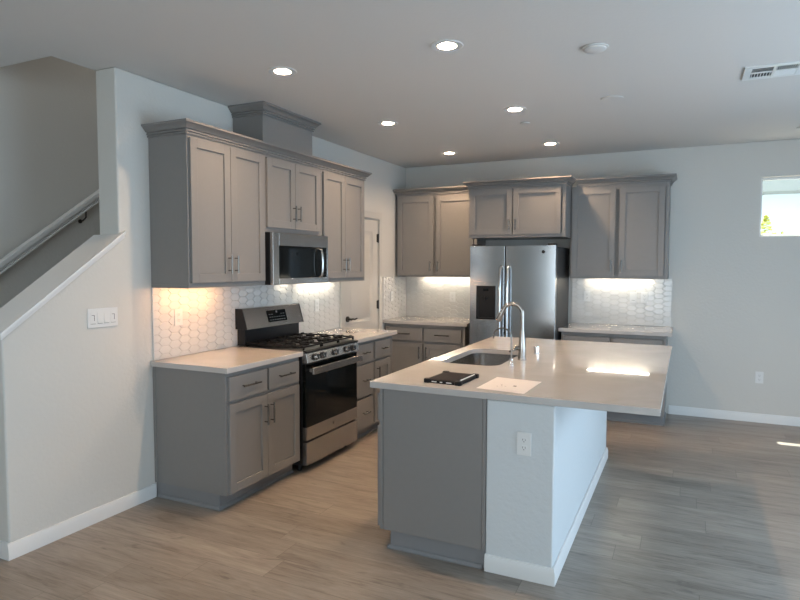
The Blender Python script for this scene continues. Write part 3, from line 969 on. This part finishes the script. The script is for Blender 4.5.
# main faucet
fx, fyy = 2.185, 1.115
r = thing('faucet', 'tall gooseneck pull-down faucet in brushed steel behind the sink', 'faucet', (fx, fyy, ZCT))
M().lathe([(0.029, 0), (0.029, 0.006), (0.026, 0.010), (0.0255, 0.07), (0.024, 0.10), (0.018, 0.17), (0.014, 0.20)], (fx, fyy, ZCT), 28).build('base', fauc, r)
f2 = lambda h, z: (fx-h, fyy-h*0.05, ZCT+z)
pts = [f2(0, 0.19), f2(0, 0.24), f2(0, 0.295)]+arc((0.067, 0.308), 0.067, 180, 20, 16, f2)[1:]
m = M().tube(pts, 0.0132, 14)
nk = m.build('neck', fauc, r)
e0 = Vector(pts[-1]); dirv = (Vector(pts[-1])-Vector(pts[-2])).normalized()
m = M().tube([e0-dirv*0.004, e0+dirv*0.02, e0+dirv*0.075, e0+dirv*0.082], [0.0145, 0.0155, 0.0195, 0.018], 18)
m.build('spray_head', fauc, nk)
m = M().cyl((fx-0.01, fyy-0.01, ZCT+0.078), (fx-0.042, fyy-0.03, ZCT+0.078), 0.014, 16)
m.tube([(fx-0.038, fyy-0.028, ZCT+0.078), (fx-0.05, fyy-0.045, ZCT+0.066), (fx-0.062, fyy-0.085, ZCT+0.062)], [0.011, 0.008, 0.006], 12)
m.build('lever', nickel, r)
# filtered water faucet
gx, gy = 2.182, 0.852
r = thing('water_filter_faucet', 'small thin gooseneck filtered water faucet beside the tall faucet', 'faucet', (gx, gy, ZCT))
M().lathe([(0.017, 0), (0.017, 0.004), (0.011, 0.008), (0.011, 0.018), (0.008, 0.022), (0.011, 0.028), (0.011, 0.040), (0.006, 0.048)], (gx, gy, ZCT), 24).build('base', chrome, r)
f2 = lambda h, z: (gx-h, gy-h*0.05, ZCT+z)
pts = [f2(0, 0.04), f2(0, 0.10), f2(0, 0.175)]+arc((0.058, 0.177), 0.058, 180, 12, 14, f2)[1:]
pts.append(tuple(Vector(pts[-1])+Vector((0, 0, -0.022))))
M().tube(pts, 0.0048, 10).build('neck', nickel, r)
M().tube([(gx+0.0, gy-0.008, ZCT+0.034), (gx+0.004, gy-0.03, ZCT+0.038), (gx+0.006, gy-0.04, ZCT+0.036)], [0.004, 0.0035, 0.005], 8).build('lever', chrome, r)
# air gap
tag(M().lathe([(0.022, 0), (0.022, 0.003), (0.019, 0.006), (0.019, 0.050), (0.017, 0.057), (0.012, 0.059)], (2.215, 1.42, ZCT), 28).build('air_gap', chrome), 'short chrome dishwasher air gap cap right of the tall faucet', 'air gap cap')

# tablet
r = thing('tablet', 'black rugged cased tablet lying near the island corner', 'tablet', (2.015, 0.235, ZCT))
ang = math.radians(-3.0)
tf = lambda p: (2.015+p[0]*math.cos(ang)-p[1]*math.sin(ang), 0.232+p[0]*math.sin(ang)+p[1]*math.cos(ang), ZCT+p[2])
m = M(tf)
hx, hy = 0.102, 0.134
m.loft([rrect(-hx, hx, -hy, hy, 0.016, 0.001), rrect(-hx, hx, -hy, hy, 0.016, 0.016), rrect(-hx+0.004, hx-0.004, -hy+0.004, hy-0.004, 0.013, 0.019)])
for sx in (-1, 1):
    for sy in (-1, 1):
        cx, cy = sx*(hx-0.012), sy*(hy-0.012)
        m.loft([rrect(cx-0.018, cx+0.018, cy-0.018, cy+0.018, 0.010, 0.0005, 4), rrect(cx-0.018, cx+0.018, cy-0.018, cy+0.018, 0.010, 0.0195, 4), rrect(cx-0.015, cx+0.015, cy-0.015, cy+0.015, 0.008, 0.0225, 4)])
for x0, x1 in ((-0.06, -0.032), (-0.012, 0.002), (0.025, 0.055)):
    m.box(x0, x1, -hy-0.0015, -hy+0.001, 0.007, 0.012, 1)
cs = m.build('case', [rubber, platem], r)
M(tf).box(-hx+0.016, hx-0.016, -hy+0.016, hy-0.016, 0.0185, 0.0198).build('screen', screenm, r)
M(tf).cyl((hx-0.010, -0.10, 0.0225), (hx-0.010, 0.10, 0.0225), 0.0028, 10).build('stylus', platem, r, label='pale stylus along the edge')

# paper sheet
m = M()
q = [(2.206, 0.078), (2.462, 0.045), (2.474, 0.390), (2.216, 0.424)]
m.prism(q, 'z', ZCT+0.0003, ZCT+0.0011)
ax_ = Vector((2.462-2.206, 0.045-0.078)); ay_ = Vector((2.216-2.206, 0.424-0.078)); o0 = Vector((2.206, 0.078))
def mark(a0, a1, b0, b1):
    P = [o0+ax_*a+ay_*b for a, b in ((a0, b0), (a1, b0), (a1, b1), (a0, b1))]
    m.prism([(p.x, p.y) for p in P], 'z', ZCT+0.0011, ZCT+0.0013, 1)
mark(0.60, 0.67, 0.42, 0.48)
for a, b in ((0.30, 0.30), (0.36, 0.38), (0.40, 0.28), (0.45, 0.36), (0.33, 0.45)):
    mark(a, a+0.03, b, b+0.012)
tag(m.build('paper_sheet', [paperm, inkm]), 'blank white sheet of paper with a small dark mark, on the island', 'paper')


# ------------------------------------------------------------------ outlets and switches
def outlet(f, label, u, z, w, pw=0.070, ph=0.115, group='white wall outlets'):
    r = thing('wall_outlet', label, 'outlet', f((u, w, z)), group)
    M(f).box(u-pw/2, u+pw/2, w, w+0.006, z-ph/2, z+ph/2).build('cover_plate', platem, r, bev=0.002)
    for s_ in (-1, 1):
        zc = z+s_*0.0195
        m = M(f)
        pts = [(u+0.017*math.cos(t_*math.pi/10), zc+max(-0.0135, min(0.0135, 0.017*math.sin(t_*math.pi/10)))) for t_ in range(20)]
        m.prism(pts, 'y', w+0.006, w+0.0075)
        m.box(u-0.0075, u-0.0055, w+0.0075, w+0.0078, zc-0.002, zc+0.007, 1).box(u+0.0055, u+0.0075, w+0.0075, w+0.0078, zc-0.002, zc+0.006, 1)
        m.box(u-0.002, u+0.002, w+0.0075, w+0.0078, zc-0.010, zc-0.006, 1)
        m.build('socket', [platem, slotm], r)
    return r


def switch(f, label, u, z, w, n=1, kinds=None, cat='switch'):
    pw = 0.070+0.046*(n-1)
    r = thing('light_switch', label, cat, f((u, w, z)), 'white wall switches')
    M(f).box(u-pw/2, u+pw/2, w, w+0.006, z-0.0575, z+0.0575).build('cover_plate', platem, r, bev=0.002)
    for i in range(n):
        c = u-0.046*(n-1)/2+0.046*i
        k = (kinds or 'r'*n)[i]
        m = M(f)
        if k == 'r':
            m.box(c-0.0165, c+0.0165, w+0.006, w+0.0075, z-0.033, z+0.033, 0)
            m.prism([(w+0.0075, z-0.031), (w+0.011, z-0.031), (w+0.0085, z), (w+0.0075, z+0.031)], 'x', c-0.015, c+0.015, 0)
            m.box(c-0.0165, c+0.0165, w+0.0061, w+0.0078, z-0.035, z-0.0331, 1)
        else:
            m.box(c-0.0165, c+0.0165, w+0.006, w+0.0075, z-0.033, z+0.033, 0)
            m.box(c+0.006, c+0.009, w+0.0075, w+0.0082, z-0.016, z+0.016, 1).box(c-0.010, c+0.009, w+0.0075, w+0.0082, z+0.0161, z+0.0185, 1)
            m.box(c-0.0165, c+0.0165, w+0.0061, w+0.0078, z-0.035, z-0.0331, 1)
        m.build('switch_rocker' if k == 'r' else 'dimmer', [platem, slotm], r)
    return r


TW = 0.0125
outlet(LW, 'white outlet on the orange lit tile left of the range', 0.215, 1.185, TW)
outlet(LW, 'white outlet on the tile between range and pantry door', 1.94, 1.165, TW)
outlet(LW, 'white outlet on the tile side wall of the back left corner', 3.55, 1.18, TW)
outlet(BW, 'white outlet on the back tile left of the refrigerator', 0.625, 1.165, TW)
outlet(BW, 'white outlet on the back tile closest to the refrigerator right side', 2.19, 1.213, TW)
outlet(BW, 'white wall outlet low on the bare back wall near the baseboard', 3.845, 0.448, 0.0005)
outlet(lambda p: (p[0], IY0-p[1], p[2]), 'white outlet on the white end of the island knee wall', 2.476, 0.677, 0.0005)
switch(LW, 'white four gang switch plate on the stair half wall', -0.371, 1.229, 0.0005, 4, 'drrd')
switch(BW, 'white single switch on the right back tile, left one of two plates', 2.665, 1.213, TW, 1)
outlet(BW, 'white outlet at the right end of the right back tile', 2.775, 1.213, TW)

# ------------------------------------------------------------------ ceiling fixtures
names = ['lit recessed downlight nearest the stairs, over the left counter', 'lit recessed downlight nearest the viewer, above the island front',
         'lit recessed downlight above the counter right of the range', 'lit recessed downlight in front of the back left corner cabinets',
         'lit recessed downlight above the far end of the island', 'lit recessed downlight in front of the refrigerator']
first = None
for (x, y), lb in zip(CANS, names):
    if first is None:
        first = thing('recessed_downlight', lb, 'ceiling light', (x, y, H), 'recessed downlights')
        m = M()
        m.lathe([(0.066, -0.0005), (0.088, -0.0005), (0.090, -0.003), (0.086, -0.007), (0.070, -0.004), (0.054, -0.0052), (0.052, -0.001), (0.066, -0.0005)], (x, y, H), 48, cap0=False, cap1=False)
        m.build('trim_ring', trimm, first)
        m = M()
        m.lathe([(0.0515, -0.0045), (0.0515, 0.0), (0.046, 0.027), (0.046, 0.034), (0.0665, 0.034), (0.0665, 0.0)], (x, y, H), 48, cap0=False, cap1=False)
        m.build('baffle', baffle, first)
        M().lathe([(0.0455, 0.0275), (0.0455, 0.033)], (x, y, H), 40).build('lens', lensm, first)
    else:
        r = first.copy(); COL.objects.link(r); r.location = (x, y, H); r['label'] = lb
        for ch in first.children:
            c = ch.copy(); COL.objects.link(c); c.parent = r
r = thing('smoke_detector', 'round white smoke detector on the ceiling above the island, unlit', 'smoke detector', (2.681, 0.655, H))
M().lathe([(0.066, 0), (0.066, -0.003), (0.073, -0.003), (0.072, -0.008)], (2.681, 0.655, H), 40).build('mounting_base', ceilm, r)
M().lathe([(0.060, -0.0082), (0.059, -0.014), (0.052, -0.018), (0.02, -0.019)], (2.681, 0.655, H), 40).build('cover', ceilm, r)
tag(M().lathe([(0.072, 0), (0.072, -0.004), (0.076, -0.004), (0.076, -0.008), (0.070, -0.009)], (2.655, 1.762, H), 40).build('ceiling_cover_plate', ceilm), 'flat round blank cover plate on the ceiling beyond the smoke detector', 'ceiling cover')
tag(M().lathe([(0.034, 0), (0.034, -0.006), (0.042, -0.006), (0.042, -0.010), (0.038, -0.011)], (1.906, 2.238, H), 32).build('sprinkler_cover', ceilm), 'small round sprinkler cover on the ceiling between two downlights', 'sprinkler cover', 'sprinkler covers')
tag(M().lathe([(0.034, 0), (0.034, -0.006), (0.042, -0.006), (0.042, -0.010), (0.038, -0.011)], (4.04, 3.40, H), 32).build('sprinkler_cover', ceilm), 'small round sprinkler cover on the ceiling above the high window', 'sprinkler cover', 'sprinkler covers')
# supply vent
vx0, vx1, vy0, vy1 = 3.457, 3.785, 1.385, 1.662
r = thing('ceiling_vent', 'white rectangular four way air vent in the ceiling at the right', 'vent', ((vx0+vx1)/2, (vy0+vy1)/2, H))
M().box(vx0+0.03, vx1-0.03, vy0+0.03, vy1-0.03, H-0.002, H-0.0005).build('backing', slotm, r)
m = M()
for a in ((vx0, vx0+0.042, vy0, vy1), (vx1-0.042, vx1, vy0, vy1), (vx0+0.042, vx1-0.042, vy0, vy0+0.034), (vx0+0.042, vx1-0.042, vy1-0.034, vy1)):
    m.box(a[0], a[1], a[2], a[3], H-0.010, H-0.0005)
cx, cy = (vx0+vx1)/2, (vy0+vy1)/2
m.box(cx-0.008, cx+0.008, vy0+0.034, vy1-0.034, H-0.010, H-0.002).box(vx0+0.042, vx1-0.042, cy-0.006, cy+0.006, H-0.010, H-0.002)
m.build('frame', platem, r, bev=0.001)
fx0, fx1, fy0, fy1 = vx0+0.042, vx1-0.042, vy0+0.034, vy1-0.034
for qx, qy, vert in ((0, 0, False), (1, 0, True), (0, 1, True), (1, 1, False)):
    a0, a1 = (fx0, cx-0.008) if qx == 0 else (cx+0.008, fx1)
    b0, b1 = (fy0, cy-0.006) if qy == 0 else (cy+0.006, fy1)
    m = M()
    if vert:
        n = 7 if qx == 0 else 10
        wd = 0.0022 if qx == 0 else 0.0016
        for i in range(n):
            x = a0+(i+0.5)*(a1-a0)/n
            m.box(x-wd, x+wd, b0, b1, H-0.0055, H-0.0035)
    elif qx == 0:                                                 # louvres tilted away: dark gaps show
        for i in range(4):
            y = b0+(i+0.5)*(b1-b0)/4
            m.prism([(y+0.007, H-0.0025), (y+0.008, H-0.0035), (y-0.008, H-0.0095), (y-0.009, H-0.0085)], 'x', a0, a1)
    else:                                                         # louvres tilted towards the room: their faces show
        for i in range(6):
            y = b0+(i+0.5)*(b1-b0)/6
            m.prism([(y-0.006, H-0.0025), (y-0.008, H-0.0035), (y+0.003, H-0.0095), (y+0.005, H-0.0085)], 'x', a0, a1)
    m.build('louvre', platem, r)

# ------------------------------------------------------------------ outside the high window
struct(M().box(-6, 14, D+0.13, 14, -0.3, -0.12).build('ground', soilm), 'ground outside')
r = thing('neighbour_house', 'pale house wall and grey green eave seen through the high window', 'building', (6, 8.6, -0.12))
M().box(0, 14, 8.6, 8.8, -0.12, 2.85).build('wall', fnail, r)
M().box(0, 14, 8.1, 8.8, 2.70, 2.93).build('eave', eavem, r)
r = thing('garden_shrub', 'yellow green leafy shrub outside the high window', 'shrub', (4.20, 6.3, -0.12))
m = M()
random.seed(3)
def leafcloud(m, cx, cy, zb, zt, rad, n):
    for i in range(n):
        t_ = random.random(); z = zb+(zt-zb)*t_
        rr = rad*(1-t_)**0.7*math.sqrt(random.random()); a = random.random()*6.283
        c_ = Vector((cx+rr*math.cos(a), cy+rr*math.sin(a), z))
        q = Matrix.Rotation(random.random()*6.28, 3, 'Z') @ Matrix.Rotation(random.uniform(-1, 1), 3, 'X')
        s_ = random.uniform(0.02, 0.035)
        P = [q @ Vector(p)*s_ for p in ((-1, 0, 0), (0, -0.4, 0.12), (1, 0, 0), (0, 0.4, 0.12))]
        m.face([m.v(c_+p) for p in P])
leafcloud(m, 4.08, 6.3, 1.2, 2.20, 0.36, 1100)
leafcloud(m, 4.27, 6.35, 1.2, 2.00, 0.16, 220)
m.build('foliage', leafm, r)
M().tube([(4.20, 6.3, -0.12), (4.2, 6.3, 1.0), (4.13, 6.3, 1.95)], [0.03, 0.02, 0.006], 8).tube([(4.22, 6.3, 0.4), (4.27, 6.35, 1.2), (4.27, 6.35, 1.8)], [0.02, 0.012, 0.005], 8).build('stem', barkm, r)
